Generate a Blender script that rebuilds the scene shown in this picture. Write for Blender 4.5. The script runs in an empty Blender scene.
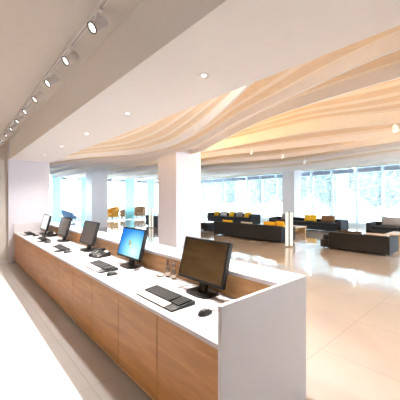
import bpy, bmesh, math, random
from mathutils import Vector, Matrix
import numpy as np
random.seed(7)
scn = bpy.context.scene
C = bpy.context.scene.collection

# ------------------------------------------------------------------ materials
def nodes_of(m):
    m.use_nodes = True
    nt = m.node_tree
    return nt, nt.nodes, nt.links, nt.nodes['Principled BSDF']

def mat(name, col, rough=0.5, metal=0.0, var=0.06, scale=12.0, stretch=(1,1,1), bump=0.0, spec=0.5, coat=0.0, ior=1.5):
    m = bpy.data.materials.new(name)
    nt, N, L, b = nodes_of(m)
    b.inputs['Roughness'].default_value = rough
    b.inputs['Metallic'].default_value = metal
    b.inputs['Specular IOR Level'].default_value = spec
    b.inputs['Coat Weight'].default_value = coat
    b.inputs['IOR'].default_value = ior
    tc = N.new('ShaderNodeTexCoord'); mp = N.new('ShaderNodeMapping')
    mp.inputs['Scale'].default_value = stretch
    nz = N.new('ShaderNodeTexNoise'); nz.inputs['Scale'].default_value = scale; nz.inputs['Detail'].default_value = 5
    cr = N.new('ShaderNodeValToRGB')
    cr.color_ramp.elements[0].position = 0.3; cr.color_ramp.elements[1].position = 0.7
    cr.color_ramp.elements[0].color = (*[c*(1-var) for c in col], 1)
    cr.color_ramp.elements[1].color = (*[min(1, c*(1+var)) for c in col], 1)
    L.new(tc.outputs['Object'], mp.inputs['Vector']); L.new(mp.outputs['Vector'], nz.inputs['Vector'])
    L.new(nz.outputs['Fac'], cr.inputs['Fac']); L.new(cr.outputs['Color'], b.inputs['Base Color'])
    if bump:
        bp = N.new('ShaderNodeBump'); bp.inputs['Strength'].default_value = bump; bp.inputs['Distance'].default_value = 0.01
        L.new(nz.outputs['Fac'], bp.inputs['Height']); L.new(bp.outputs['Normal'], b.inputs['Normal'])
    return m

def wood(name, dark, light, stretch, rough=0.4, scale=3.0):
    m = bpy.data.materials.new(name)
    nt, N, L, b = nodes_of(m)
    tc = N.new('ShaderNodeTexCoord'); mp = N.new('ShaderNodeMapping'); mp.inputs['Scale'].default_value = stretch
    nz = N.new('ShaderNodeTexNoise'); nz.inputs['Scale'].default_value = scale; nz.inputs['Detail'].default_value = 8
    nz.inputs['Roughness'].default_value = 0.6; nz.inputs['Distortion'].default_value = 0.6
    cr = N.new('ShaderNodeValToRGB')
    cr.color_ramp.elements[0].position = 0.3; cr.color_ramp.elements[1].position = 0.72
    cr.color_ramp.elements[0].color = (*dark, 1); cr.color_ramp.elements[1].color = (*light, 1)
    L.new(tc.outputs['Object'], mp.inputs['Vector']); L.new(mp.outputs['Vector'], nz.inputs['Vector'])
    L.new(nz.outputs['Fac'], cr.inputs['Fac']); L.new(cr.outputs['Color'], b.inputs['Base Color'])
    b.inputs['Roughness'].default_value = rough
    return m

def emit(name, col, strength):
    m = bpy.data.materials.new(name); m.use_nodes = True
    nt = m.node_tree; N = nt.nodes; N.clear()
    o = N.new('ShaderNodeOutputMaterial'); e = N.new('ShaderNodeEmission')
    e.inputs['Color'].default_value = (*col, 1); e.inputs['Strength'].default_value = strength
    nt.links.new(e.outputs[0], o.inputs[0])
    return m

def glass(name, tint, milky, milk_col=(1,1,1)):
    m = bpy.data.materials.new(name); m.use_nodes = True
    nt = m.node_tree; N = nt.nodes; L = nt.links; N.clear()
    o = N.new('ShaderNodeOutputMaterial')
    t = N.new('ShaderNodeBsdfTransparent'); t.inputs['Color'].default_value = (*tint, 1)
    tr = N.new('ShaderNodeBsdfTranslucent'); tr.inputs['Color'].default_value = (*milk_col, 1)
    g = N.new('ShaderNodeBsdfGlossy'); g.inputs['Roughness'].default_value = 0.02
    mx = N.new('ShaderNodeMixShader'); mx.inputs['Fac'].default_value = milky
    fr = N.new('ShaderNodeFresnel'); fr.inputs['IOR'].default_value = 1.2
    m2 = N.new('ShaderNodeMixShader')
    L.new(t.outputs[0], mx.inputs[1]); L.new(tr.outputs[0], mx.inputs[2])
    L.new(fr.outputs[0], m2.inputs['Fac']); L.new(mx.outputs[0], m2.inputs[1]); L.new(g.outputs[0], m2.inputs[2])
    L.new(m2.outputs[0], o.inputs[0])
    return m

def floor_mat(name, FLOOR_C, rough, coat):
    m = bpy.data.materials.new(name)
    nt, N, L, b = nodes_of(m)
    tc = N.new('ShaderNodeTexCoord')
    mp = N.new('ShaderNodeMapping'); mp.inputs['Location'].default_value = (0.15, 0.68, 0)
    br = N.new('ShaderNodeTexBrick'); br.offset = 0.0; br.squash = 1.0
    br.inputs['Scale'].default_value = 1.0; br.inputs['Mortar Size'].default_value = 0.004
    br.inputs['Brick Width'].default_value = 1.0; br.inputs['Row Height'].default_value = 1.0
    br.inputs['Mortar Smooth'].default_value = 0.3
    br.inputs['Color1'].default_value = (*FLOOR_C, 1)
    br.inputs['Color2'].default_value = (*[c*0.96 for c in FLOOR_C], 1)
    br.inputs['Mortar'].default_value = (*[c*0.74 for c in FLOOR_C], 1)
    nz = N.new('ShaderNodeTexNoise'); nz.inputs['Scale'].default_value = 0.9; nz.inputs['Detail'].default_value = 6
    nz.inputs['Distortion'].default_value = 1.2
    cr = N.new('ShaderNodeValToRGB')
    cr.color_ramp.elements[0].color = (0.90, 0.89, 0.88, 1); cr.color_ramp.elements[1].color = (1, 1, 1, 1)
    cr.color_ramp.elements[0].position = 0.3; cr.color_ramp.elements[1].position = 0.7
    mx = N.new('ShaderNodeMix'); mx.data_type = 'RGBA'; mx.blend_type = 'MULTIPLY'; mx.inputs['Factor'].default_value = 1
    L.new(tc.outputs['Object'], mp.inputs['Vector']); L.new(mp.outputs['Vector'], br.inputs['Vector'])
    L.new(tc.outputs['Object'], nz.inputs['Vector']); L.new(nz.outputs['Fac'], cr.inputs['Fac'])
    L.new(br.outputs['Color'], mx.inputs['A']); L.new(cr.outputs['Color'], mx.inputs['B'])
    L.new(mx.outputs['Result'], b.inputs['Base Color'])
    b.inputs['Roughness'].default_value = rough; b.inputs['IOR'].default_value = 1.6
    b.inputs['Coat Weight'].default_value = coat; b.inputs['Coat Roughness'].default_value = 0.05
    return m

FLOOR_C = (0.61, 0.54, 0.495)
M = {}
M['floor'] = floor_mat('polished_stone_tiles', FLOOR_C, 0.09, 0.6)
M['floor_corridor'] = floor_mat('satin_stone_tiles', (0.66, 0.63, 0.60), 0.5, 0.0)
M['white_paint'] = mat('white_paint', (0.80, 0.78, 0.78), 0.6, var=0.015)
M['ceiling_paint'] = mat('ceiling_paint', (0.72, 0.675, 0.63), 0.7, var=0.015)
M['soffit_paint'] = mat('soffit_paint', (0.92, 0.905, 0.90), 0.7, var=0.01)
M['lilac_wall'] = mat('wall_paint', (0.68, 0.655, 0.715), 0.6, var=0.015)
M['beige_wall'] = mat('beige_wall_paint', (0.68, 0.62, 0.57), 0.6, var=0.02)
M['column'] = mat('column_panel', (0.74, 0.715, 0.76), 0.35, var=0.02, scale=3)
M['laminate'] = mat('white_laminate', (0.70, 0.68, 0.705), 0.3, var=0.01)
M['desk_wood'] = wood('desk_wood', (0.40, 0.17, 0.038), (0.62, 0.295, 0.088), (1.0, 0.8, 9.0), 0.35, 2.2)
M['board_wood'] = wood('back_board_wood', (0.36, 0.17, 0.055), (0.60, 0.34, 0.14), (1.0, 1.2, 7.0), 0.4, 2.2)
M['wall_wood'] = wood('wall_cladding_wood', (0.30, 0.14, 0.03), (0.58, 0.33, 0.12), (1.0, 0.6, 6.0), 0.5, 1.6)
M['edge_strip'] = mat('edge_strip', (0.62, 0.42, 0.25), 0.4)
M['plinth'] = mat('plinth_laminate', (0.30, 0.20, 0.14), 0.45)
M['wave'] = mat('wave_board', (0.72, 0.58, 0.43), 0.55, var=0.07, scale=3.0, stretch=(14, 0.25, 14))  # grained tan, with recess shade and warm strip light also in the colour
M['wave_light'] = mat('pale_board_edge', (0.80, 0.72, 0.63), 0.55, var=0.03)
M['wave_edge'] = mat('white_board_edge', (0.84, 0.82, 0.83), 0.5, var=0.02)  # whiter than the recesses: daylight on the blades put into the colour
M['black_plastic'] = mat('black_plastic', (0.012, 0.010, 0.009), 0.4, var=0.1, spec=0.35)
M['dark_grey_plastic'] = mat('dark_grey_plastic', (0.025, 0.022, 0.021), 0.4, var=0.1, spec=0.4)
M['key_plastic'] = mat('key_plastic', (0.010, 0.008, 0.007), 0.6, var=0.1, spec=0.25)
M['palm_rest'] = mat('palm_rest', (0.72, 0.62, 0.53), 0.4, var=0.03)
M['cable'] = mat('cable_rubber', (0.10, 0.095, 0.09), 0.5)
M['screen_off'] = mat('screen_off', (0.010, 0.008, 0.008), 0.06, var=0.02, ior=2.8)
M['silver'] = mat('silver_metal', (0.75, 0.74, 0.72), 0.25, 1.0, var=0.03)
M['chrome_dark'] = mat('bronze_metal', (0.35, 0.24, 0.14), 0.35, 1.0, var=0.05)
M['white_metal'] = mat('white_metal', (0.82, 0.80, 0.82), 0.4, var=0.01)
M['dark_ring'] = mat('dark_ring', (0.06, 0.055, 0.05), 0.4)
M['lens'] = emit('lamp_lens', (1.0, 0.97, 0.92), 6.0)
M['charcoal'] = mat('charcoal_fabric', (0.011, 0.011, 0.013), 0.85, var=0.25, scale=90, bump=0.2)
M['navy'] = mat('charcoal_blue_fabric', (0.012, 0.014, 0.021), 0.85, var=0.25, scale=90, bump=0.2)
M['yellow'] = mat('yellow_fabric', (0.86, 0.50, 0.02), 0.8, var=0.08, scale=40)
M['grey'] = mat('grey_fabric', (0.30, 0.28, 0.28), 0.85, var=0.1, scale=40)
M['pale_grey'] = mat('pale_grey_fabric', (0.60, 0.57, 0.55), 0.85, var=0.08, scale=40)
M['brown'] = mat('brown_fabric', (0.19, 0.10, 0.05), 0.85, var=0.12, scale=40)
M['dark_brown'] = mat('dark_brown_fabric', (0.055, 0.036, 0.027), 0.85, var=0.15, scale=40)
M['table_wood'] = wood('table_wood', (0.40, 0.22, 0.09), (0.60, 0.38, 0.18), (1, 5, 1), 0.35, 2.0)
M['lamp_panel'] = emit('lamp_panel', (1.0, 0.93, 0.80), 0.95)
M['mullion'] = mat('white_window_frame', (0.80, 0.82, 0.86), 0.4, var=0.01)
M['transom'] = mat('blue_grey_transom', (0.30, 0.37, 0.49), 0.4, var=0.05)
M['pane'] = glass('window_glass', (0.93, 0.985, 1.0), 0.085, (0.90, 0.97, 1.0))  # milky share stands in for window glare and haze
M['teal_glass'] = glass('teal_glass', (0.30, 0.52, 0.55), 0.86, (0.56, 0.84, 0.88))
M['outer_column'] = mat('outer_column_paint', (0.42, 0.50, 0.62), 0.6, var=0.03)
M['paving'] = mat('pale_paving', (0.62, 0.63, 0.64), 0.8, var=0.06, scale=2)
M['deck'] = wood('terrace_deck_wood', (0.22, 0.13, 0.07), (0.36, 0.22, 0.12), (6, 1, 1), 0.6, 2.0)
M['leaf'] = mat('leaf', (0.125, 0.20, 0.195), 0.6, var=0.3, scale=3)
M['bark'] = mat('bark', (0.25, 0.22, 0.20), 0.8, var=0.2)
M['tub_orange'] = mat('mustard_upholstery', (0.70, 0.34, 0.04), 0.7)
M['tub_beige'] = mat('beige_upholstery', (0.50, 0.37, 0.25), 0.7)
M['tub_brown'] = mat('tan_upholstery', (0.42, 0.25, 0.14), 0.7)
M['tub_blue'] = mat('blue_upholstery', (0.14, 0.24, 0.42), 0.6)
M['bottle_glass'] = mat('bottle_glass', (0.12, 0.085, 0.055), 0.15, var=0.6, scale=60)
M['bottle_cap'] = mat('bottle_cap', (0.09, 0.035, 0.02), 0.35)
M['pen'] = mat('pen_barrel', (0.12, 0.025, 0.03), 0.3)
M['led_warm'] = emit('warm_led', (1.0, 0.57, 0.20), 20.0)
M['led_soft'] = emit('soft_warm_led', (1.0, 0.62, 0.28), 5.0)
M['led_bright'] = emit('bright_warm_led', (1.0, 0.62, 0.22), 44.0)
M['led_white'] = emit('white_led', (1.0, 0.80, 0.55), 7.0)

# ------------------------------------------------------------------ mesh helpers
class MB:
    def __init__(s): s.bm = bmesh.new()
    def box(s, x0, x1, y0, y1, z0, z1, bev=0.0, seg=2, rot=None):
        r = bmesh.ops.create_cube(s.bm, size=1.0); vs = r['verts']
        c = Vector(((x0+x1)/2, (y0+y1)/2, (z0+z1)/2)); d = (x1-x0, y1-y0, z1-z0)
        for v in vs: v.co = Vector((v.co.x*d[0], v.co.y*d[1], v.co.z*d[2]))
        if bev:
            es = list({e for v in vs for e in v.link_edges})
            rb = bmesh.ops.bevel(s.bm, geom=es, offset=bev, segments=seg, profile=0.5, affect='EDGES')
            vs = list({v for f in rb['faces'] for v in f.verts} | {v for v in vs if v.is_valid})
        for v in vs:
            if rot is not None: v.co = rot @ v.co
            v.co += c
        return s
    def lathe(s, prof, seg=20, mtx=None, cap=True):
        mtx = mtx or Matrix()
        rings = []
        for r, z in prof:
            rings.append([s.bm.verts.new(mtx @ Vector((r*math.cos(2*math.pi*k/seg), r*math.sin(2*math.pi*k/seg), z))) for k in range(seg)])
        for a, b in zip(rings, rings[1:]):
            for k in range(seg): s.bm.faces.new((a[k], a[(k+1) % seg], b[(k+1) % seg], b[k]))
        if cap:
            s.bm.faces.new(list(reversed(rings[0]))); s.bm.faces.new(rings[-1])
        return s
    def tube(s, pts, r, seg=8):
        pts = [Vector(p) for p in pts]; rings = []
        for i, p in enumerate(pts):
            t = (pts[min(i+1, len(pts)-1)] - pts[max(i-1, 0)]).normalized()
            up = Vector((0, 0, 1)) if abs(t.z) < 0.9 else Vector((1, 0, 0))
            a = t.cross(up).normalized(); b = t.cross(a).normalized()
            rr = r[i] if isinstance(r, (list, tuple)) else r
            rings.append([s.bm.verts.new(p + a*rr*math.cos(2*math.pi*k/seg) + b*rr*math.sin(2*math.pi*k/seg)) for k in range(seg)])
        for a, b in zip(rings, rings[1:]):
            for k in range(seg): s.bm.faces.new((a[k], a[(k+1) % seg], b[(k+1) % seg], b[k]))
        s.bm.faces.new(list(reversed(rings[0]))); s.bm.faces.new(rings[-1])
        return s
    def prism(s, poly, h0, h1, axis='z', mtx=None):
        mtx = mtx or Matrix()
        def P(a, b, h):
            return mtx @ {'z': Vector((a, b, h)), 'y': Vector((a, h, b)), 'x': Vector((h, a, b))}[axis]
        lo = [s.bm.verts.new(P(a, b, h0)) for a, b in poly]; hi = [s.bm.verts.new(P(a, b, h1)) for a, b in poly]
        n = len(poly)
        for k in range(n): s.bm.faces.new((lo[k], lo[(k+1) % n], hi[(k+1) % n], hi[k]))
        s.bm.faces.new(list(reversed(lo))); s.bm.faces.new(hi)
        return s
    def grid(s, P, nu, nv, close_u=False):
        V = [[s.bm.verts.new(P(i, j)) for j in range(nv)] for i in range(nu)]
        for i in range(nu - (0 if close_u else 1)):
            for j in range(nv-1):
                s.bm.faces.new((V[i][j], V[(i+1) % nu][j], V[(i+1) % nu][j+1], V[i][j+1]))
        return s
    def xf(s, mtx):
        bmesh.ops.transform(s.bm, matrix=mtx, verts=s.bm.verts); return s
    def build(s, name, m, parent=None, smooth=False, label=None, kind=None, stuff=False):
        bmesh.ops.recalc_face_normals(s.bm, faces=s.bm.faces)
        me = bpy.data.meshes.new(name); s.bm.to_mesh(me); s.bm.free()
        o = bpy.data.objects.new(name, me); C.objects.link(o)
        me.materials.append(m)
        if smooth:
            for p in me.polygons: p.use_smooth = True
            if smooth == 'auto':
                me.set_sharp_from_angle(angle=math.radians(35))
        if parent: o.parent = parent
        if label: o['label'] = label
        if kind: o['kind'] = kind
        return o

def thing(name, label, cat, loc=(0, 0, 0), rz=0.0, group=None):
    o = bpy.data.objects.new(name, None); C.objects.link(o)
    o.empty_display_size = 0.1
    o.location = loc; o.rotation_euler = (0, 0, rz); o['label'] = label; o['category'] = cat
    if group: o['group'] = group
    return o
def tag(o, label, cat, group=None):
    o['label'] = label; o['category'] = cat
    if group: o['group'] = group
    return o
def copy_tree(o, parent=None):
    c = o.copy(); C.objects.link(c)
    if parent: c.parent = parent
    for ch in list(o.children): copy_tree(ch, c)
    return c
def struct(mb, name, m, parent=None, smooth=False):
    return mb.build(name, m, parent, smooth, kind='structure')

def curve_fn(pts):
    ys = np.array([p[0] for p in pts], float); xs = np.array([p[1] for p in pts], float)
    d = np.diff(xs)/np.diff(ys); t = np.empty(len(xs)); t[0] = d[0]; t[-1] = d[-1]
    for i in range(1, len(xs)-1):
        t[i] = 0 if d[i-1]*d[i] <= 0 else 2*d[i-1]*d[i]/(d[i-1]+d[i])
    def f(y):
        y = min(max(y, ys[0]), ys[-1]); i = min(int(np.searchsorted(ys, y, 'right'))-1, len(ys)-2)
        h = ys[i+1]-ys[i]; s = (y-ys[i])/h
        return float((2*s**3-3*s*s+1)*xs[i] + (s**3-2*s*s+s)*h*t[i] + (-2*s**3+3*s*s)*xs[i+1] + (s**3-s*s)*h*t[i+1])
    return f

# ------------------------------------------------------------------ room shell
XW, YN, YS, XL = 17.6, 23.0, -4.0, -2.6        # east glass, north glass, south glass, wall of the corridor
struct(MB().box(1.30, XW+0.15, YS-0.15, YN+0.15, -0.2, 0.0), 'floor', M['floor'])
struct(MB().box(XL-0.2, 1.30, YS-0.15, 8.4, -0.2, 0.0), 'floor_corridor', M['floor_corridor'])
struct(MB().box(-30, 70, -40, 80, -0.4, -0.21), 'ground', M['paving'])
struct(MB().box(XL-0.2, 1.0, YS-0.2, 8.4, 2.965, 3.15), 'ceiling', M['ceiling_paint'])
struct(MB().box(1.0, 1.87, YS-0.2, 8.4, 2.53, 3.15), 'ceiling_soffit', M['soffit_paint'])
struct(MB().box(1.0, XW+0.2, YS-0.2, YN+0.2, 4.0, 4.15), 'ceiling_slab', M['white_paint'])
struct(MB().box(1.80, 1.95, 8.42, YN, 0, 4.0), 'wall_west', M['lilac_wall'])
struct(MB().box(1.72, 1.87, YS, 8.42, 3.15, 4.0), 'wall_upper', M['white_paint'])
struct(MB().box(0.977, 1.85, 8.10, 8.42, 0, 2.53), 'wall_north', M['lilac_wall'])
struct(MB().box(XL, 0.977, 8.20, 8.42, 0, 2.965), 'wall_corridor_end', M['beige_wall'])
struct(MB().box(0.977, 1.0, 8.10, 8.42, 2.53, 2.965), 'wall_corridor_reveal', M['lilac_wall'])
struct(MB().box(XL, 0.977, 8.185, 8.20, 0, 0.09), 'baseboard_north', M['white_paint'])
struct(MB().box(XL-0.15, XL, YS, 8.42, 0, 2.965), 'wall_corridor', M['beige_wall'])
struct(MB().box(XL, XL+0.03, 2.6, 8.1, 0.3, 2.8), 'wall_panel', M['wall_wood'])
# headers over the glazing
struct(MB().box(XW, XW+0.15, YS, YN, 3.5, 4.0), 'wall_east_header', M['white_paint'])
struct(MB().box(1.95, XW, YN, YN+0.15, 3.5, 4.0), 'wall_north_header', M['white_paint'])
struct(MB().box(XL, XW, YS-0.15, YS, 3.5 if False else 2.97, 4.0), 'wall_south_header', M['white_paint'])
# columns
for (x0, y0, s) in ((4.49, 6.04, 0.90), (16.05, 9.13, 0.86), (5.60, 15.2, 0.90)):
    struct(MB().box(x0, x0+s, y0, y0+s, 0, 3.99, 0.008, 1), 'column', M['column'])
for (x, y) in ((18.6, 7.35), (18.6, 15.7)):
    struct(MB().box(x, x+0.5, y-0.3, y+0.3, -0.2, 4.0), 'column_outdoor', M['outer_column'])

# windows: every bay is a window with a frame, a pane and a blue-grey transom panel
wn = [0]
def window(axis, c, a0, a1, z0, z1, outward, transom=True, head=3.5):
    wn[0] += 1
    w = 0.085; d = 0.06
    f = MB(); p = MB(); t = MB()
    def bx(mb, u0, u1, w0, w1, q0, q1):
        if axis == 'x': mb.box(c+min(w0, w1), c+max(w0, w1), u0, u1, q0, q1)
        else: mb.box(u0, u1, c+min(w0, w1), c+max(w0, w1), q0, q1)
    o = outward
    bx(f, a0, a0+w, 0, o*0.05, z0, z1); bx(f, a1-w, a1, 0, o*0.05, z0, z1)
    bx(f, a0+w, a1-w, 0, o*0.05, z0, z0+0.22); bx(f, a0+w, a1-w, 0, o*0.05, z1-0.06, z1)
    if transom: bx(f, a0+w, a1-w, 0.02*o, o*0.10, 3.13, 3.18)
    fo = f.build('window_%d' % wn[0], M['mullion'], kind='structure')
    bx(p, a0+0.002, a1-0.002, -o*0.112, -o*0.102, z0+0.002, z1+0.02)
    p.build('pane', M['pane'], fo)
    if transom:
        bx(t, a0+w, a1-w, -o*0.15, -o*0.118, 3.14, 3.38)
        t.build('transom_panel', M['transom'], fo)
    return fo
mull = [YS + 0.35]
ys_ = [4.72 - 1.32*k for k in range(6, -1, -1)] + [6.03, 7.44, 8.72, 10.02, 11.4, 12.75, 14.05, 15.38, 16.65, 17.95, 19.2, 20.45, 21.7, 22.95]
for a, b in zip(ys_, ys_[1:]): window('x', XW, a, b, 0, 3.5, 1)
xs_ = [1.95, 3.35, 4.75, 7.05, 8.7, 10.2, 12.35, 14.1, 15.85, 17.55]
for a, b in zip(xs_, xs_[1:]): window('y', YN, a, b, 0, 3.5, 1)
struct(MB().box(XL, 6.4, YS-0.15, YS, 0, 2.97), 'wall_south', M['lilac_wall'])
xs_ = [6.4, 8.9, 11.4, 13.9, 16.2, 17.55]
for a, b in zip(xs_, xs_[1:]): window('y', YS, a, b, 0, 2.96, -1, False)
# teal glass fins standing inside the north glazing
for (x, w_) in ((4.90, 0.52), (6.75, 0.50), (10.15, 0.75), (12.15, 0.70)):
    fin = struct(MB().box(x, x+w_, 20.30, 20.315, 0.02, 3.3), 'window_fin_panel', M['teal_glass'])
    MB().box(x-0.05, x, 20.27, 20.345, 0.0, 3.35).build('fin_post', M['mullion'], fin)

# ------------------------------------------------------------------ wavy ceiling sheets
E = [
 (curve_fn([(-4, 1.92), (1.35, 1.93), (1.60, 2.06), (2.28, 2.42), (3.62, 3.0), (4.8, 3.33), (5.6, 3.36), (6.5, 3.02), (7.5, 2.52), (9.1, 2.12), (11, 1.99), (20.5, 1.98)]), 2.66),
 (curve_fn([(-4, 2.5), (0.6, 2.62), (1.07, 2.72), (1.87, 2.96), (2.7, 3.2), (3.8, 3.66), (5.5, 4.15), (7, 4.0), (9, 3.3), (12, 2.75), (20.5, 2.6)]), 2.75),
 (curve_fn([(-4, 3.7), (0.8, 3.52), (2.2, 3.64), (4.35, 4.4), (6, 5.0), (8, 4.95), (10, 4.3), (13, 3.7), (20.5, 3.6)]), 2.85),
 (curve_fn([(-4, 7.0), (1.4, 6.2), (3, 5.62), (6.2, 5.62), (9, 6.0), (12, 5.4), (20.5, 5.0)]), 3.0),
 (curve_fn([(-4, 8.2), (1.8, 7.77), (4.3, 7.25), (7.2, 6.7), (10, 7.2), (13, 7.0), (20.5, 6.5)]), 3.06),
 (curve_fn([(-4, 8.9), (2, 8.85), (5.5, 9.15), (9, 8.25), (12, 8.6), (20.5, 8.2)]), 3.12),
 (curve_fn([(-4, 10.2), (2, 10.1), (7, 11.5), (11.5, 10.3), (15, 10.6), (20.5, 10.2)]), 3.18),
 (curve_fn([(-4, 12.6), (3, 13.0), (8, 13.9), (12, 12.9), (16, 13.2), (20.5, 12.8)]), 3.26),
 (curve_fn([(-4, 15.4), (3, 15.2), (8, 15.8), (12, 15.3), (16, 15.6), (20.5, 15.2)]), 3.36),
 (curve_fn([(-4, XW-0.1), (20.5, XW-0.1)]), 3.44),
]
LED = {0: None, 1: 'led_soft', 2: 'led_soft', 3: 'led_bright', 4: 'led_warm', 5: 'led_warm', 6: 'led_soft', 7: 'led_soft', 8: None, 9: None}
NL = [7, 4, 3, 6, 3, 3, 3, 4, 3, 3]
BH = [0.10, 0.11, 0.14, 0.22, 0.15, 0.14, 0.14, 0.16, 0.16, 0.05]
yy = [YS + 0.02 + (YN - YS - 0.04)*k/150 for k in range(151)]
def sheet(i):
    fx, zb = E[i]
    if i: px, pz = E[i-1]
    nl = NL[i]; npl = 5; bh = BH[i]
    def prof(y):
        xb = fx(y)
        if i: xa = px(y) + 0.06; za = pz + 0.48
        else: xa = 1.885; za = 3.22
        xb = max(xb, xa + 0.02)
        P = []
        amp = min(0.22, 0.01 + 0.30*(xb-xa)/nl)
        zt = zb + bh
        for k in range(nl):
            for q in range(npl+1):
                t = (k + q/npl*0.995)/nl
                saw = q/npl
                z = za + (zt - za)*(1-(1-t)**1.5)
                P.append((xa + (xb-xa)*t, z + amp*(1-saw)*(0 if k == 0 else 1)))
        P.append((xb, zb)); P.append((xb + 0.025, zb)); P.append((xb + 0.025, zb + bh))
        return P
    rows = [prof(y) for y in yy]
    mb = MB()
    mb.grid(lambda a, b: Vector((rows[a][b][0], yy[a], rows[a][b][1])), len(yy), len(rows[0]))
    o = mb.build('ceiling_panel', M['wave'], kind='structure', smooth='auto')
    o.data.materials.append(M['wave_edge']); o.data.materials.append(M['wave_light'])
    nP = len(rows[0]); per = npl + 1
    for f in o.data.polygons:
        b = f.index % (nP - 1)
        if b >= nl*per - 1: f.material_index = 1
        elif b % per == npl - 1: f.material_index = 2
    sd = o.modifiers.new('thickness', 'SOLIDIFY'); sd.thickness = 0.012; sd.offset = 0
    if LED[i]:
        mb = MB()
        zl = BH[i-1]
        sec = [(0.045, zl-0.05), (0.07, zl-0.05), (0.07, zl-0.02), (0.045, zl-0.02)]
        yl = [y for y in yy if y < 9.5]
        mb.grid(lambda a, b: Vector((px(yl[b]) + sec[a][0], yl[b], pz + sec[a][1])), 4, len(yl), close_u=True)
        mb.build('led_strip', M[LED[i]], o, label='glowing warm light strip')
for i in range(len(E)): sheet(i)
# line light along the lobby side of the soffit
cl = MB().box(1.872, 1.925, 1.06, 8.05, 2.592, 2.625).build('cove_light', M['led_white'])
tag(cl, 'long white light strip fixed along the lobby edge of the flat soffit', 'light strip')

ld = bpy.data.lights.new('cove_beam', 'AREA'); ld.shape = 'RECTANGLE'; ld.size = 0.03; ld.size_y = 5.4; ld.energy = 165; ld.color = (1, 0.975, 0.95); ld.spread = math.radians(150)
lo = bpy.data.objects.new('cove_beam', ld); C.objects.link(lo); lo.location = (1.915, 3.8, 2.580)
lo.rotation_euler = (0, math.radians(18), 0)
# ------------------------------------------------------------------ reception desk
Y0, Y1 = 1.050, 8.095
desk = thing('reception_desk', 'long white and wood reception desk with raised ledge and white end panel', 'reception desk', (1.5, 4.57, 0))
def dk(mb, name, m, label=None):
    mb.xf(Matrix.Translation((-1.5, -4.57, 0)))
    return mb.build(name, m, desk, label=label)
dk(MB().box(1.085, 1.705, Y0+0.027, Y1-0.03, 0.724, 0.754, 0.002, 1), 'worktop', M['laminate'], 'white worktop')
dk(MB().box(1.085, 2.023, Y0, Y0+0.027, 0.0, 0.969, 0.002, 1), 'end_panel', M['laminate'], 'white end panel nearest the camera')
dk(MB().box(1.085, 2.023, Y1-0.03, Y1, 0.0, 0.969, 0.002, 1), 'end_panel', M['laminate'], 'white end panel against the wall')
dk(MB().box(1.690, 2.023, Y0+0.027, Y1-0.03, 0.936, 0.969, 0.002, 1), 'ledge', M['laminate'], 'white raised ledge')
dk(MB().box(1.707, 1.730, Y0+0.027, Y1-0.03, 0.08, 0.936), 'back_board', M['board_wood'], 'wooden board under the ledge')
dk(MB().box(1.985, 2.010, Y0+0.027, Y1-0.03, 0.08, 0.936), 'lobby_panel', M['laminate'])
dk(MB().box(1.140, 1.980, Y0+0.03, Y1-0.03, 0.0, 0.078), 'plinth', M['plinth'], 'brown recessed plinth')
dk(MB().box(1.092, 1.140, Y0+0.03, Y1-0.03, 0.078, 0.090), 'edge_strip', M['edge_strip'], 'pale strip below the wood')
np_ = 11; pw = (Y1 - Y0 - 0.057)/np_
for k in range(np_):
    a = Y0 + 0.027 + k*pw
    dk(MB().box(1.100, 1.120, a+0.003, a+pw-0.003, 0.090, 0.724, 0.001, 1), 'front_panel', M['desk_wood'], 'wooden front panel')
ZT = 0.754

# ------------------------------------------------------------------ monitors
def display_material():
    m = bpy.data.materials.new('blue_desktop_picture'); m.use_nodes = True
    nt = m.node_tree; N = nt.nodes; L = nt.links; N.clear()
    o = N.new('ShaderNodeOutputMaterial'); e = N.new('ShaderNodeEmission'); e.inputs['Strength'].default_value = 0.95
    tc = N.new('ShaderNodeTexCoord'); sp = N.new('ShaderNodeSeparateXYZ')
    L.new(tc.outputs['Object'], sp.inputs[0])
    mp = N.new('ShaderNodeMapping'); mp.inputs['Location'].default_value = (0, 0.20, 0.24); mp.inputs['Scale'].default_value = (0, 1.8, 2.5)
    ln = N.new('ShaderNodeVectorMath'); ln.operation = 'LENGTH'
    L.new(tc.outputs['Object'], mp.inputs['Vector']); L.new(mp.outputs['Vector'], ln.inputs[0])
    cr = N.new('ShaderNodeValToRGB')
    els = cr.color_ramp.elements
    els[0].position = 0.0; els[0].color = (0.85, 0.98, 0.95, 1)
    els[1].position = 1.0; els[1].color = (0.03, 0.10, 0.60, 1)
    a = els.new(0.35); a.color = (0.30, 0.80, 0.95, 1); b = els.new(0.65); b.color = (0.04, 0.30, 0.80, 1)
    L.new(ln.outputs['Value'], cr.inputs['Fac']); L.new(cr.outputs['Color'], e.inputs['Color']); L.new(e.outputs[0], o.inputs[0])
    return m
M['blue_screen'] = display_material()
M['white_screen'] = emit('white_screen', (0.95, 0.93, 0.90), 0.95)
for n, c in (('red', (0.85, 0.16, 0.03)), ('green', (0.35, 0.65, 0.05)), ('sky', (0.05, 0.35, 0.85)), ('gold', (1.0, 0.70, 0.05))):
    M['flag_'+n] = emit('screen_'+n, c, 0.9)

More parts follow.
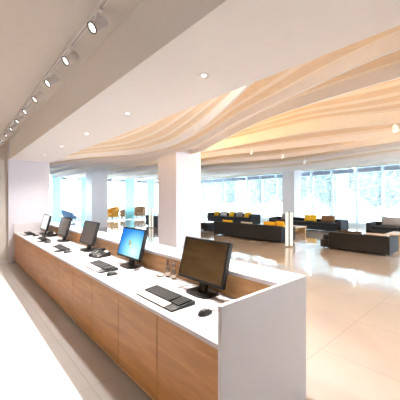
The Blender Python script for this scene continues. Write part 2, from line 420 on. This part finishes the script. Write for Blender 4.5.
TILT = Matrix.Rotation(math.radians(14.5), 4, 'Y')
W2, H0, H1 = 0.280, 0.100, 0.465          # half width, screen bottom and top measured along the tilted panel
def monitor(x, y, screen, label, rz=0.0):
    t = thing('computer_monitor', label, 'computer monitor', (x, y, ZT), rz, 'monitors along the reception desk')
    # panel local frame: front towards -x
    piv = Matrix.Translation((-0.045, 0, 0.0)) @ TILT
    fr = MB()
    fr.box(-0.030, 0.0, -W2, W2, H0, H0+0.026, 0.004, 2); fr.box(-0.030, 0.0, -W2, W2, H1-0.020, H1, 0.004, 2)
    fr.box(-0.030, 0.0, -W2, -W2+0.020, H0, H1, 0.004, 2); fr.box(-0.030, 0.0, W2-0.020, W2, H0, H1, 0.004, 2)
    fr.xf(piv); fr.build('bezel', M['black_plastic'], t)
    ho = MB().box(-0.012, 0.018, -W2+0.004, W2-0.004, H0+0.004, H1-0.004, 0.006, 2).box(0.015, 0.05, -0.16, 0.16, H0+0.05, H1-0.06, 0.015, 2)
    ho.xf(piv); ho.build('housing', M['black_plastic'], t)
    d = MB().box(-0.004, 0.004, -W2+0.018, W2-0.018, -(H1-H0)/2+0.022, (H1-H0)/2-0.018)
    do = d.build('display', M[screen], t, label={'screen_off': 'dark glossy display', 'blue_screen': 'display lit with a blue desktop picture', 'white_screen': 'display lit white'}[screen])
    do.matrix_local = piv @ Matrix.Translation((-0.0235, 0, (H0+H1)/2))
    if screen == 'blue_screen':
        for k, (n, sy, sz) in enumerate((('red', 1, 1), ('green', -1, 1), ('sky', 1, -1), ('gold', -1, -1))):
            q = MB()
            def P(a, b):
                yv = sy*(0.002 + a/4*0.026); zv = sz*(0.002 + b*0.024) + 0.005*math.sin(yv*90)
                return Vector((-0.0046, yv, zv))
            q.grid(P, 5, 2); f = q.build('emblem', M['flag_'+n], do)
            f.location = (0, 0.01, -0.005)
    nk = MB().prism([(-0.015, 0.012), (0.035, 0.012), (0.062, 0.24), (0.035, 0.24)], -0.035, 0.035, 'y')
    nk.build('neck', M['black_plastic'], t)
    prof = [(0.0, 0.0)]
    bs = MB()
    pts = []
    for k in range(36):
        a = 2*math.pi*k/36; ca, sa = math.cos(a), math.sin(a)
        pts.append((0.0 + 0.105*math.copysign(abs(ca)**0.6, ca), 0.140*math.copysign(abs(sa)**0.6, sa)))
    bs.prism(pts, 0.0, 0.012)
    bs.prism([(p*0.86, q*0.86) for p, q in pts], 0.012, 0.020)
    bs.build('base', M['black_plastic'], t)
    ax = MB().tube([(0.045, 0.03, 0.19), (0.075, 0.05, 0.10), (0.085, 0.09, 0.02), (0.06, 0.20, 0.004), (0.0, 0.26, 0.004), (-0.09, 0.24, 0.004)], 0.003, 6)
    ax.build('cable', M['cable'], t, smooth=True)
    return t
MX = 1.585
mons = [
 (1.76, 'screen_off', 'black monitor nearest the camera with dark brown reflection on its screen'),
 (3.045, 'blue_screen', 'black monitor showing a blue desktop picture'),
 (4.46, 'screen_off', 'dark monitor with blank grey screen standing behind the nearer telephone'),
 (5.80, 'screen_off', 'dark monitor with blank grey screen beside the white-lit one'),
 (7.25, 'white_screen', 'black monitor with white lit screen at the wall end of the desk'),
]
for y, s, l in mons: monitor(MX, y, s, l)

# ------------------------------------------------------------------ keyboards, mice
def keyboard(x, y, label, rz=0.0):
    t = thing('keyboard', label, 'keyboard', (x, y, ZT), rz, 'keyboards along the reception desk')
    # front is -x; long side along y
    b = MB().prism([(-0.115, 0.0), (0.105, 0.0), (0.105, 0.030), (0.09, 0.032), (-0.045, 0.018), (-0.115, 0.010)], -0.255, 0.255, 'y')
    b.build('body', M['black_plastic'], t)
    p = MB().prism([(-0.117, 0.0105), (-0.048, 0.0185), (-0.048, 0.0225), (-0.117, 0.0145)], -0.155, 0.245, 'y')
    p.build('palm_rest', M['palm_rest'], t, label='pale palm rest strip')
    k = MB(); kn = MB(); sl = math.atan2(0.014, 0.135)
    R = Matrix.Rotation(-sl, 3, 'Y')
    for r in range(6):
        xx = -0.030 + r*0.0215; zz = 0.0195 + (xx+0.045)*0.104 + 0.0045
        for c in range(20):
            yv = 0.237 - c*0.0245
            if r == 0 and 4 <= c <= 9:
                if c == 4: k.box(xx-0.009, xx+0.009, yv-0.135, yv+0.010, zz-0.005, zz+0.004, rot=R)
                continue
            if c in (15,): continue
            (k if c < 15 else kn).box(xx-0.009, xx+0.009, yv-0.0105, yv+0.0105, zz-0.005, zz+0.004, rot=R)
    k.build('keys', M['key_plastic'], t); kn.build('number_pad', M['key_plastic'], t)
    for q in range(3):
        MB().box(-0.072, -0.060, -0.200-0.016*q, -0.190-0.016*q, 0.0145, 0.0185).build('button', M['silver'], t, label='small silver button')
    return t
kb = [
 (1.265, 1.855, 'black keyboard with pale palm rest in front of the nearest monitor'),
 (1.285, 3.22, 'black keyboard in front of the monitor with blue picture'),
 (1.265, 4.86, 'black keyboard in front of the blank monitor behind the nearer telephone'),
 (1.29, 6.15, 'black keyboard in front of the second blank monitor from the wall'),
 (1.27, 7.45, 'black keyboard closest to the wall, in front of the white-lit monitor'),
]
kp = None
for x, y, l in kb:
    if kp is None: kp = k0 = keyboard(x, y, l)
    else:
        k0 = copy_tree(kp); k0.location = (x, y, ZT); k0['label'] = l

def mouse(x, y, label, rz=0.0):
    t = thing('computer_mouse', label, 'computer mouse', (x, y, ZT), rz, 'computer mice along the reception desk')
    b = MB()
    nu, nv = 20, 9
    def P(i, j):
        a = 2*math.pi*i/nu; e = (j/(nv-1))*math.pi/2
        r = math.cos(e); L_ = 0.064; Wd = 0.036
        return Vector((r*L_*math.cos(a), r*Wd*math.sin(a)*(1-0.12*math.cos(a)), 0.001 + 0.038*math.sin(e)*(1-0.20*math.cos(a))))
    b.grid(P, nu, nv, close_u=True)
    b.lathe([(0.0001, 0.001), (0.03, 0.0012)], 12, cap=False)
    b.build('shell', M['dark_grey_plastic'], t, smooth=True)
    w = MB().lathe([(0.008, -0.004), (0.010, -0.002), (0.010, 0.002), (0.008, 0.004)], 14, Matrix.Translation((0.034, 0, 0.030)) @ Matrix.Rotation(math.pi/2, 4, 'X'))
    w.build('scroll_wheel', M['silver'], t, label='silver scroll wheel')
    cb = MB().tube([(0.060, 0, 0.012), (0.10, -0.01, 0.005), (0.16, -0.05, 0.004), (0.22, -0.05, 0.004), (0.27, 0.0, 0.004), (0.30, 0.06, 0.004)], 0.0025, 6)
    cb.build('cable', M['cable'], t, smooth=True)
    return t
ms = [
 (1.31, 1.42, 'dark computer mouse nearest the white end panel'),
 (1.255, 2.82, 'dark computer mouse before the monitor with blue picture'),
 (1.28, 4.45, 'dark computer mouse before the blank monitor behind the nearer telephone'),
 (1.30, 5.72, 'dark computer mouse before the second blank monitor from the wall'),
 (1.34, 6.95, 'dark computer mouse before the white-lit monitor'),
]
mp_ = None
for x, y, l in ms:
    if mp_ is None: mp_ = m0 = mouse(x, y, l)
    else:
        m0 = copy_tree(mp_); m0.location = (x, y, ZT); m0['label'] = l

# ------------------------------------------------------------------ telephones
def phone(x, y, rz, label):
    t = thing('desk_telephone', label, 'telephone', (x, y, ZT), rz, 'telephones on the reception desk')
    MB().prism([(-0.10, 0.0), (0.10, 0.0), (0.10, 0.060), (0.085, 0.066), (-0.09, 0.024), (-0.10, 0.018)], -0.105, 0.105, 'y').build('body', M['black_plastic'], t)
    k = MB(); sl = math.atan2(0.042, 0.175); R = Matrix.Rotation(-sl, 3, 'Y')
    for r in range(5):
        for c in range(3):
            xx = -0.070 + r*0.026; zz = 0.024 + (xx+0.09)*0.24 + 0.003
            k.box(xx-0.009, xx+0.009, -0.085+c*0.028, -0.065+c*0.028, zz-0.003, zz+0.004, rot=R)
    k.build('keypad', M['dark_grey_plastic'], t)
    MB().box(0.055, 0.085, -0.09, -0.01, 0.064, 0.068, rot=R).build('display', M['pale_grey'], t, label='small grey display')
    h = MB()
    pts = []; rad = []
    for q in range(13):
        s_ = q/12; xx = -0.115 + 0.23*s_
        pts.append((xx, 0.065, 0.062 + 0.24*xx + 0.022*math.sin(math.pi*s_))); rad.append(0.013)
    h.tube(pts, rad, 10)
    for e in (-0.105, 0.105):
        h.lathe([(0.018, -0.026), (0.029, -0.020), (0.029, 0.0), (0.020, 0.016)], 16, Matrix.Translation((e, 0.065, 0.062+0.24*e)) @ Matrix.Rotation(-0.24, 4, 'Y'))
    h.build('handset', M['black_plastic'], t, smooth='auto')
    cpts = []
    for q in range(90):
        s_ = q/89; a = s_*2*math.pi*14
        bx_ = -0.125 - 0.09*math.sin(math.pi*s_); by_ = 0.07 + 0.10*s_ if False else 0.075 - 0.13*s_
        cpts.append((bx_ , by_ + 0.006*math.cos(a), 0.0085 + 0.006*math.sin(a)))
    MB().tube(cpts, 0.0022, 5).build('cord', M['black_plastic'], t, smooth=True)
    return t
p1 = phone(1.535, 3.86, math.radians(12), 'black telephone between the blue-picture monitor and a blank monitor')
p2 = copy_tree(p1); p2.location = (1.56, 6.70, ZT); p2['label'] = 'black telephone near the white-lit monitor at the wall end'

# pen and bottles
pen = thing('pen', 'dark red pen lying on the worktop before a blank monitor', 'pen', (1.41, 5.33, ZT), math.radians(-62))
MB().tube([(-0.075, 0, 0.0065), (0.05, 0, 0.0065)], 0.0065, 10).build('barrel', M['pen'], pen, smooth='auto')
MB().tube([(0.05, 0, 0.0065), (0.078, 0, 0.0065)], [0.006, 0.0015], 10).build('tip', M['silver'], pen, smooth='auto')
def bottle(x, y, h, label):
    t = thing('glass_bottle', label, 'bottle', (x, y, ZT), 0, 'small bottles beside the nearest monitor')
    MB().lathe([(0.020, 0), (0.024, 0.004), (0.024, 0.06), (0.019, 0.075), (0.022, 0.085), (0.022, 0.10), (0.010, 0.115), (0.009, 0.13)], 18).build('body', M['bottle_glass'], t, smooth='auto')
    MB().lathe([(0.012, 0.128), (0.016, 0.135), (0.017, 0.16), (0.011, h-0.012), (0.009, h)], 16).build('cap', M['bottle_cap'], t, smooth='auto', label='dark brown cap')
    MB().lathe([(0.0235, 0.018), (0.0246, 0.018), (0.0246, 0.05), (0.0235, 0.05)], 18, cap=False).build('paper_band', M['palm_rest'], t, label='pale band')
    return t
bottle(1.655, 2.37, 0.185, 'small glass bottle with dark cap, farther one from the nearest monitor')
bottle(1.65, 2.26, 0.178, 'small glass bottle with dark cap right beside the nearest monitor')
dish = MB().lathe([(0.0005, 0.0), (0.030, 0.0), (0.042, 0.012), (0.040, 0.012), (0.028, 0.003), (0.0005, 0.003)], 24, Matrix.Translation((1.60, 2.43, ZT)), cap=False).build('small_dish', M['silver'], smooth='auto')
tag(dish, 'small silver dish in front of the two glass bottles', 'dish')

# ------------------------------------------------------------------ track lights and downlights
TX = 0.79
tr = thing('light_track', 'thin white ceiling track carrying the row of spotlights', 'light track', (TX, 3.2, 2.965))
MB().box(-0.018, 0.018, -4.6, 4.7, -0.026, 0.0).build('rail', M['white_metal'], tr)
MB().box(-0.006, 0.006, -4.6, 4.7, -0.030, -0.026).build('groove', M['pale_grey'], tr, label='grey slot along the rail')
aim = Vector((-0.73, -0.08, -0.66)).normalized()
ordn = ['nearest', 'second', 'third', 'fourth', 'fifth', 'sixth', 'seventh', 'eighth', 'ninth', 'tenth']
def spot(y, label):
    t = thing('track_spotlight', label, 'spotlight', (TX, y, 2.935), 0, 'spotlights along the ceiling track')
    q = aim.to_track_quat('Z', 'Y').to_matrix().to_4x4()
    T = Matrix.Translation((0.0, 0.0, -0.10)) @ q @ Matrix.Scale(0.78, 4)
    MB().lathe([(0.028, -0.095), (0.046, -0.088), (0.050, -0.07), (0.050, 0.078)], 24, T, cap=False).lathe([(0.0005, -0.095), (0.028, -0.095)], 24, T, cap=False).build('head', M['white_metal'], t, smooth='auto')
    MB().lathe([(0.050, 0.074), (0.054, 0.076), (0.054, 0.086), (0.043, 0.086), (0.041, 0.070)], 24, T, cap=False).build('rim', M['dark_ring'], t, smooth='auto', label='dark rim')
    MB().lathe([(0.0005, 0.068), (0.043, 0.068)], 24, T, cap=False).build('lens', M['lens'], t, label='glowing lens')
    MB().tube([(0, 0, 0.0), (0, 0, -0.075)], 0.010, 10).box(-0.016, 0.016, -0.05, 0.05, -0.012, 0.004).build('bracket', M['white_metal'], t)
    return t
s0 = None
for k in range(10):
    y = 2.02 + 0.64*k
    l = 'white track spotlight on the ceiling rail, %s along it from the camera' % ordn[k]
    if k == 0: s0 = s1 = spot(y, l)
    else:
        s1 = copy_tree(s0); s1.location.y = y; s1['label'] = l
    ld = bpy.data.lights.new('spot_beam', 'SPOT'); ld.energy = 50 if k < 8 else 18; ld.color = (1, 0.96, 0.92); ld.spot_size = math.radians(80); ld.spot_blend = 0.7; ld.shadow_soft_size = 0.04
    lo = bpy.data.objects.new('spot_beam', ld); C.objects.link(lo)
    lo.location = Vector((TX, y, 2.82)) + aim*0.10; lo.rotation_euler = aim.to_track_quat('-Z', 'Y').to_euler()

def downlight(x, y, label):
    t = thing('downlight', label, 'downlight', (x, y, 2.53), 0, 'downlights in the flat soffit')
    MB().lathe([(0.020, -0.002), (0.036, -0.003), (0.046, -0.006), (0.050, 0.0)], 28, cap=False).build('ring', M['white_metal'], t, smooth='auto')
    MB().lathe([(0.0005, -0.002), (0.020, -0.002)], 28, cap=False).build('lens', M['lens'], t, label='glowing lens')
    return t
d0 = None
for k, y in enumerate((1.61, 2.90, 4.19, 5.48, 6.77)):
    l = 'small round recessed downlight in the flat soffit, %s from the camera' % ordn[k]
    if d0 is None: d0 = d1 = downlight(1.47, y, l)
    else:
        d1 = copy_tree(d0); d1.location.y = y; d1['label'] = l
    ld = bpy.data.lights.new('downlight_beam', 'SPOT'); ld.energy = 45; ld.color = (1, 0.975, 0.945); ld.spot_size = math.radians(150); ld.spot_blend = 0.5; ld.shadow_soft_size = 0.045
    lo = bpy.data.objects.new('downlight_beam', ld); C.objects.link(lo); lo.location = (1.47, y, 2.515)

def pendant(x, y, z, label):
    t = thing('pendant_spotlight', label, 'spotlight', (x, y, z), 0, 'small pendant spots under the wavy ceiling')
    MB().lathe([(0.030, 0.0), (0.042, 0.004), (0.044, 0.02), (0.044, 0.11), (0.030, 0.125)], 20).build('head', M['white_metal'], t, smooth='auto')
    MB().lathe([(0.0005, -0.001), (0.030, -0.001)], 20, cap=False).build('lens', M['lens'], t, label='glowing lens')
    MB().tube([(0, 0, 0.12), (0, 0, 3.99 - z)], 0.006, 8).build('stem', M['white_metal'], t)
for x, y, z, l in ((6.64, 1.57, 2.93, 'small white pendant spot under the wavy ceiling, closest to the camera'),
                   (6.94, 5.42, 3.00, 'small white pendant spot under the wavy ceiling, near the big white column'),
                   (8.62, 5.37, 3.03, 'small white pendant spot under the wavy ceiling, above the long sofa'),
                   (10.67, 5.63, 3.05, 'small white pendant spot under the wavy ceiling, farthest into the lounge')):
    pendant(x, y, z, l)

# ------------------------------------------------------------------ lounge
def soft_box(mb, x0, x1, y0, y1, z0, z1, b): return mb.box(x0, x1, y0, y1, z0, z1, b, 3)
def sofa(x, y, rz, length, label, fab, depth=0.92, arms=(True, True), bh=0.60, seats=3, low=0.0, ah=0.50):
    # x,y = middle of the back at floor; faces local +x
    t = thing('sofa', label, 'sofa', (x, y, 0), rz, 'charcoal lounge sofas')
    h = length/2
    soft_box(MB(), 0.04, depth, -h+0.01, h-0.01+low, 0.05, 0.27, 0.02).build('base', M[fab], t)
    soft_box(MB(), 0.0, 0.20, -h, h, 0.05, bh, 0.03).build('backrest', M[fab], t)
    if arms[0]: soft_box(MB(), 0.18, depth, -h, -h+0.20, 0.05, ah, 0.03).build('arm', M[fab], t)
    if arms[1]: soft_box(MB(), 0.18, depth, h-0.20, h, 0.05, ah, 0.03).build('arm', M[fab], t)
    a0 = -h + (0.205 if arms[0] else 0.01); a1 = h + low - (0.205 if arms[1] else 0.01)
    w = (a1-a0)/seats
    for k in range(seats):
        soft_box(MB(), 0.205, depth-0.005, a0+k*w+0.004, a0+(k+1)*w-0.004, 0.27, 0.42, 0.035).build('seat_cushion', M[fab], t)
    for sx in (0.10, depth-0.08):
        for sy in (-h+0.10, h-0.10+low):
            MB().lathe([(0.022, 0.0), (0.028, 0.055)], 12, Matrix.Translation((sx, sy, 0))).build('leg', M['chrome_dark'], t)
    return t
sofa(8.62, 7.10, 0, 3.42, 'long charcoal sofa with its back to the desk, ending at the white floor lamp', 'navy', bh=0.61, ah=0.56)
sofa(8.82, 3.03, 0, 1.66, 'charcoal sofa with its back turned, standing alone on the bright floor', 'charcoal', low=0.28, arms=(True, False), bh=0.54, seats=2)
sofa(14.40, 12.45, math.pi, 3.9, 'far charcoal sofa facing the desk with grey and yellow cushions', 'navy', depth=0.95, bh=0.66, ah=0.66)
sofa(14.55, 7.35, math.pi, 4.0, 'far charcoal sofa facing the desk, in front of the pale column', 'navy', depth=0.95, bh=0.57, ah=0.56)
sofa(14.55, 2.65, math.pi, 3.3, 'far charcoal sofa with one large grey cushion, nearest the window wall', 'charcoal', depth=0.95, bh=0.57, ah=0.55)
sofa(8.60, 13.35, 0, 2.6, 'charcoal sofa half hidden by the big white column', 'navy', bh=0.63)
ot = thing('ottoman', 'small dark block ottoman just beside the big white column', 'ottoman', (9.70, 10.35, 0))
soft_box(MB(), -0.40, 0.40, -0.42, 0.42, 0.04, 0.37, 0.03).build('cushion', M['navy'], ot)
for sx in (-0.32, 0.32):
    for sy in (-0.34, 0.34): MB().lathe([(0.02, 0), (0.025, 0.045)], 10, Matrix.Translation((sx, sy, 0))).build('leg', M['chrome_dark'], ot)

def pillow_mesh(w, h, t):
    mb = MB(); n = 13
    def side(s):
        def P(i, j):
            u = -1 + 2*i/(n-1); v = -1 + 2*j/(n-1)
            k = max(0.0, (1-u*u)*(1-v*v))**0.42
            pin = 1 - 0.06*(1-abs(u*v))*0 - 0.05*(abs(u)**2*(1-v*v) + abs(v)**2*(1-u*u))*0
            return Vector((s*(t/2*k + 0.004), u*w/2*(1-0.05*(1-v*v)*abs(u)), v*h/2*(1-0.05*(1-u*u)*abs(v))))
        return P
    mb.grid(side(1), n, n); mb.grid(side(-1), n, n)
    bmesh.ops.remove_doubles(mb.bm, verts=mb.bm.verts, dist=0.009)
    return mb
def pillow(x, y, z, m, label, w=0.5, h=0.42, t=0.16, lean=0.3, rz=0.0, group='scatter cushions on the lounge sofas'):
    o = pillow_mesh(w, h, t).build('scatter_cushion', M[m], smooth=True)
    o.location = (x, y, z); o.rotation_euler = (0, lean, rz)
    return tag(o, label, 'cushion', group)
# on the far sofa with grey and yellow cushions (faces -x, seat top 0.42)
zc = 0.42 + 0.175
pillow(14.02, 14.00, zc, 'yellow', 'yellow cushion at the arm end beside the big white column', 0.5, 0.36)
pillow(14.02, 13.32, zc, 'pale_grey', 'light grey cushion leaning on the far sofa next to the end yellow one', 0.62, 0.36)
pillow(14.02, 12.58, zc, 'yellow', 'yellow cushion between light grey and dark grey cushions', 0.46, 0.36)
pillow(14.02, 11.90, zc, 'grey', 'dark grey cushion between two yellow ones on the far sofa', 0.62, 0.36)
pillow(14.02, 11.20, zc, 'yellow', 'yellow cushion leaning next to the bare arm of the far sofa', 0.58, 0.36)
# on the sofa in front of the column
pillow(14.17, 8.55, zc, 'grey', 'dark grey cushion on the far sofa behind the floor lamp', 0.66, 0.36)
pillow(14.17, 7.12, zc, 'yellow', 'bright yellow cushion on the far sofa right of the floor lamp', 0.70, 0.36)
pillow(14.17, 6.20, zc, 'brown', 'brown cushion on the far sofa beside a bright yellow one', 0.72, 0.36)
pillow(14.17, 3.42, zc+0.02, 'grey', 'large grey cushion on the far sofa nearest the window wall', 0.85, 0.42, 0.2)
# on the sofas seen from behind (seat top 0.42, cushions peeping above the backrest)
pillow(8.94, 8.25, 0.555, 'yellow', 'yellow cushion peeping over the long sofa back near the column', 0.6, 0.26, 0.15, -0.2)
pillow(8.94, 7.20, 0.545, 'pale_grey', 'pale cushion peeping over the middle of the long sofa back', 0.6, 0.24, 0.15, -0.2)
pillow(8.94, 6.10, 0.58, 'yellow', 'yellow cushion peeping over the long sofa back, away from the lamp', 0.56, 0.32, 0.15, -0.2)
pillow(8.94, 5.62+0.32-0.36+0.05, 0.60, 'yellow', 'yellow cushion peeping over the long sofa back, closest to the lamp', 0.34, 0.36, 0.15, -0.2)
pillow(9.16, 3.36, 0.515, 'dark_brown', 'wide dark brown cushion showing over the back of the lone sofa', 0.76, 0.18, 0.16, -0.2)
pillow(9.16, 2.60, 0.505, 'pale_grey', 'pale grey cushion showing over the back of the lone sofa', 0.62, 0.16, 0.16, -0.2)

def coffee_table(x, y, w, d, h, label):
    t = thing('coffee_table', label, 'coffee table', (x, y, 0), 0, 'wooden coffee tables')
    MB().box(-w/2, w/2, -d/2, d/2, h-0.05, h, 0.006, 2).build('table_top', M['table_wood'], t)
    for sx in (-1, 1): MB().box(sx*(w/2-0.06)-0.025, sx*(w/2-0.06)+0.025, -d/2+0.04, d/2-0.04, 0, h-0.05).build('leg', M['table_wood'], t)
    MB().box(-w/2+0.08, w/2-0.08, -0.02, 0.02, 0.10, 0.16).build('stretcher', M['table_wood'], t)
    return t
coffee_table(11.6, 6.7, 1.2, 0.8, 0.34, 'low wooden coffee table behind the white floor lamp')
coffee_table(11.9, 2.55, 1.2, 0.9, 0.36, 'low wooden coffee table behind the lone sofa')

def floor_lamp(x, y, label):
    t = thing('floor_lamp', label, 'floor lamp', (x, y, 0), math.radians(-41), 'slim white floor lamps')
    MB().lathe([(0.15, 0), (0.155, 0.006), (0.15, 0.022), (0.02, 0.026)], 32).build('base', M['chrome_dark'], t, smooth='auto')
    MB().box(-0.012, 0.012, -0.012, 0.012, 0.024, 1.18).build('pole', M['dark_ring'], t)
    for s in (-1, 1):
        MB().box(s*0.072-0.046, s*0.072+0.046, -0.030, 0.030, 0.035, 1.14, 0.008, 2).build('lamp_shade', M['lamp_panel'], t, label='glowing cream panel')
    MB().box(-0.05, 0.05, -0.018, 0.018, 0.06, 0.09).box(-0.05, 0.05, -0.018, 0.018, 1.05, 1.08).build('clamp', M['chrome_dark'], t)
    return t
f0 = floor_lamp(8.25, 4.88, 'slim cream floor lamp at the end of the long sofa')
f1 = copy_tree(f0); f1.location = (8.20, 13.35, 0); f1['label'] = 'slim cream floor lamp seen beside the big column, near the glass fins'

# ------------------------------------------------------------------ terrace chairs beyond the north glass
def tub_chair(x, y, rz, m, label, sc=1.0, lean=0.0):
    t = thing('tub_chair', label, 'armchair', (x, y, -0.20 if False else 0.0), rz, 'tub chairs behind the glass fins')
    n = 25; nv = 9
    mb = MB()
    def P(inner):
        def f(i, j):
            a = math.radians(-140 + 280*i/(n-1)); v = j/(nv-1)
            top = 0.62 + 0.40*math.cos(a/2)**2
            r = (0.46 if not inner else 0.37) + 0.10*v
            z = 0.20 + (top-0.20)*v
            return Vector((sc*(-r*math.cos(a) - lean*v), sc*r*math.sin(a), sc*z))
        return f
    mb.grid(P(False), n, nv); mb.grid(P(True), n, nv)
    o, q = P(False), P(True)
    for i in range(n-1):
        mb.bm.faces.new([mb.bm.verts.new(v) for v in (o(i, nv-1), o(i+1, nv-1), q(i+1, nv-1), q(i, nv-1))])
    for i in (0, n-1):
        for j in range(nv-1): mb.bm.faces.new([mb.bm.verts.new(v) for v in (o(i, j), o(i, j+1), q(i, j+1), q(i, j))])
    bmesh.ops.remove_doubles(mb.bm, verts=mb.bm.verts, dist=0.001)
    mb.build('shell', M[m], t, smooth='auto')
    MB().lathe([(0.001, 0.2*sc), (0.40*sc, 0.20*sc), (0.43*sc, 0.26*sc), (0.43*sc, 0.40*sc), (0.38*sc, 0.46*sc), (0.001, 0.47*sc)], 28, cap=False).build('seat_cushion', M[m], t, smooth='auto')
    for k in range(4):
        a = math.pi/4 + k*math.pi/2
        MB().tube([(0.30*sc*math.cos(a), 0.30*sc*math.sin(a), 0.21*sc), (0.36*sc*math.cos(a), 0.36*sc*math.sin(a), 0)], 0.016, 8).build('leg', M['dark_ring'], t)
    return t
tub_chair(9.50, 21.30, math.radians(200), 'tub_orange', 'mustard yellow tub chair behind the teal glass fins', 1.0)
tub_chair(10.60, 21.35, math.radians(160), 'tub_beige', 'beige tub chair behind the teal glass fins beside the mustard one', 1.0)
tub_chair(11.95, 21.30, math.radians(230), 'tub_brown', 'tan tub chair behind the glass, between two teal fins', 1.0)
tub_chair(6.40, 21.5, math.radians(10), 'tub_blue', 'blue lounge chair seen between the teal glass fins past the wall end', 0.9, 0.45)

# ------------------------------------------------------------------ trees outside
def tree(x, y, h, label, seed):
    rnd = random.Random(seed)
    t = thing('tree', label, 'tree', (x, y, -0.21), rnd.uniform(0, 6), 'pale trees beyond the window wall')
    tk = MB(); tk.tube([(0, 0, 0), (0.05, 0.02, h*0.25), (0.0, 0.08, h*0.5), (0.04, 0, h*0.8)], [0.14, 0.11, 0.08, 0.03], 8)
    for k in range(7):
        a = rnd.uniform(0, 6.28); z = h*rnd.uniform(0.3, 0.65)
        tk.tube([(0, 0, z), (0.7*math.cos(a), 0.7*math.sin(a), z+0.5), (1.3*math.cos(a), 1.3*math.sin(a), z+1.1)], [0.05, 0.035, 0.012], 6)
    tk.build('trunk', M['bark'], t)
    lf = MB()
    for k in range(3600):
        u = Vector((rnd.gauss(0, 1), rnd.gauss(0, 1), rnd.gauss(0, 1))).normalized() * rnd.uniform(0.35, 1.0)**0.6
        c = Vector((u.x*1.9, u.y*1.9, h*0.60 + u.z*h*0.38))
        s = rnd.uniform(0.13, 0.27); R = Matrix.Rotation(rnd.uniform(0, 6.28), 3, Vector((rnd.gauss(0, 1), rnd.gauss(0, 1), rnd.gauss(0, 1))).normalized())
        vs = [lf.bm.verts.new(c + R @ Vector(p)) for p in ((-s, 0, 0), (0, -s*0.45, 0.02), (s, 0, 0), (0, s*0.45, 0.02))]
        lf.bm.faces.new(vs)
    lf.build('crown', M['leaf'], t)
    return t
tl = ['behind the far sofa with the large grey cushion', 'behind the brown cushion', 'behind the pale column', 'behind the far sofa with yellow cushions', 'between the two outdoor columns', 'farthest along by the north corner', 'at the frame edge', 'in the back row behind the brown cushion', 'in the back row behind the column', 'in the back row behind the farthest yellow cushions', 'in the back row between outdoor columns', 'in the back row near the corner', 'in the back row behind the large grey cushion']
for k, (x, y) in enumerate(((23.5, 6.2), (24.2, 10.4), (24.8, 14.6), (24.0, 18.8), (24.8, 23.0), (24.2, 27.2), (23.0, 2.0), (29.2, 8.4), (29.6, 12.6), (29.4, 17.0), (29.8, 21.4), (29.4, 25.8), (29.0, 4.2))):
    tree(x, y, 5.2 + 0.5*(k % 3), 'pale leafy tree outside the window wall, ' + tl[k], 20+k)

# ------------------------------------------------------------------ world, camera, view
w = bpy.data.worlds.new('daylight'); scn.world = w; w.use_nodes = True
bg = w.node_tree.nodes['Background']; bg.inputs['Color'].default_value = (0.82, 0.91, 1.0, 1); bg.inputs['Strength'].default_value = 13.0
def portal(loc, rot, sx, sy):
    ld = bpy.data.lights.new('window_portal', 'AREA'); ld.shape = 'RECTANGLE'; ld.size = sx; ld.size_y = sy; ld.cycles.is_portal = True
    o = bpy.data.objects.new('window_portal', ld); C.objects.link(o); o.location = loc; o.rotation_euler = rot
portal((XW+0.2, (YN+YS)/2, 1.75), (math.pi/2, 0, math.pi/2), YN-YS, 3.5)
portal(((1.95+XW)/2, YN+0.2, 1.75), (-math.pi/2, 0, 0), XW-1.95, 3.5)
portal(((XL+XW)/2, YS-0.2, 1.5), (math.pi/2, 0, 0), XW-XL, 3.0)

cam = bpy.data.cameras.new('camera'); co = bpy.data.objects.new('camera', cam); C.objects.link(co)
cam.sensor_width = 36; cam.lens = 36*277/400; cam.clip_start = 0.05; cam.clip_end = 300
co.location = (0, 0, 1.55); co.rotation_euler = (math.pi/2, 0, -math.atan2(245.6, 277))
scn.camera = co
vs = scn.view_settings
vs.view_transform = 'Standard'; vs.look = 'None'; vs.gamma = 1; vs.use_curve_mapping = False
vs.exposure = 0.30
scn.cycles.use_denoising = True
scn.cycles.max_bounces = 10; scn.cycles.diffuse_bounces = 6; scn.cycles.transparent_max_bounces = 12
scn.cycles.sample_clamp_indirect = 8
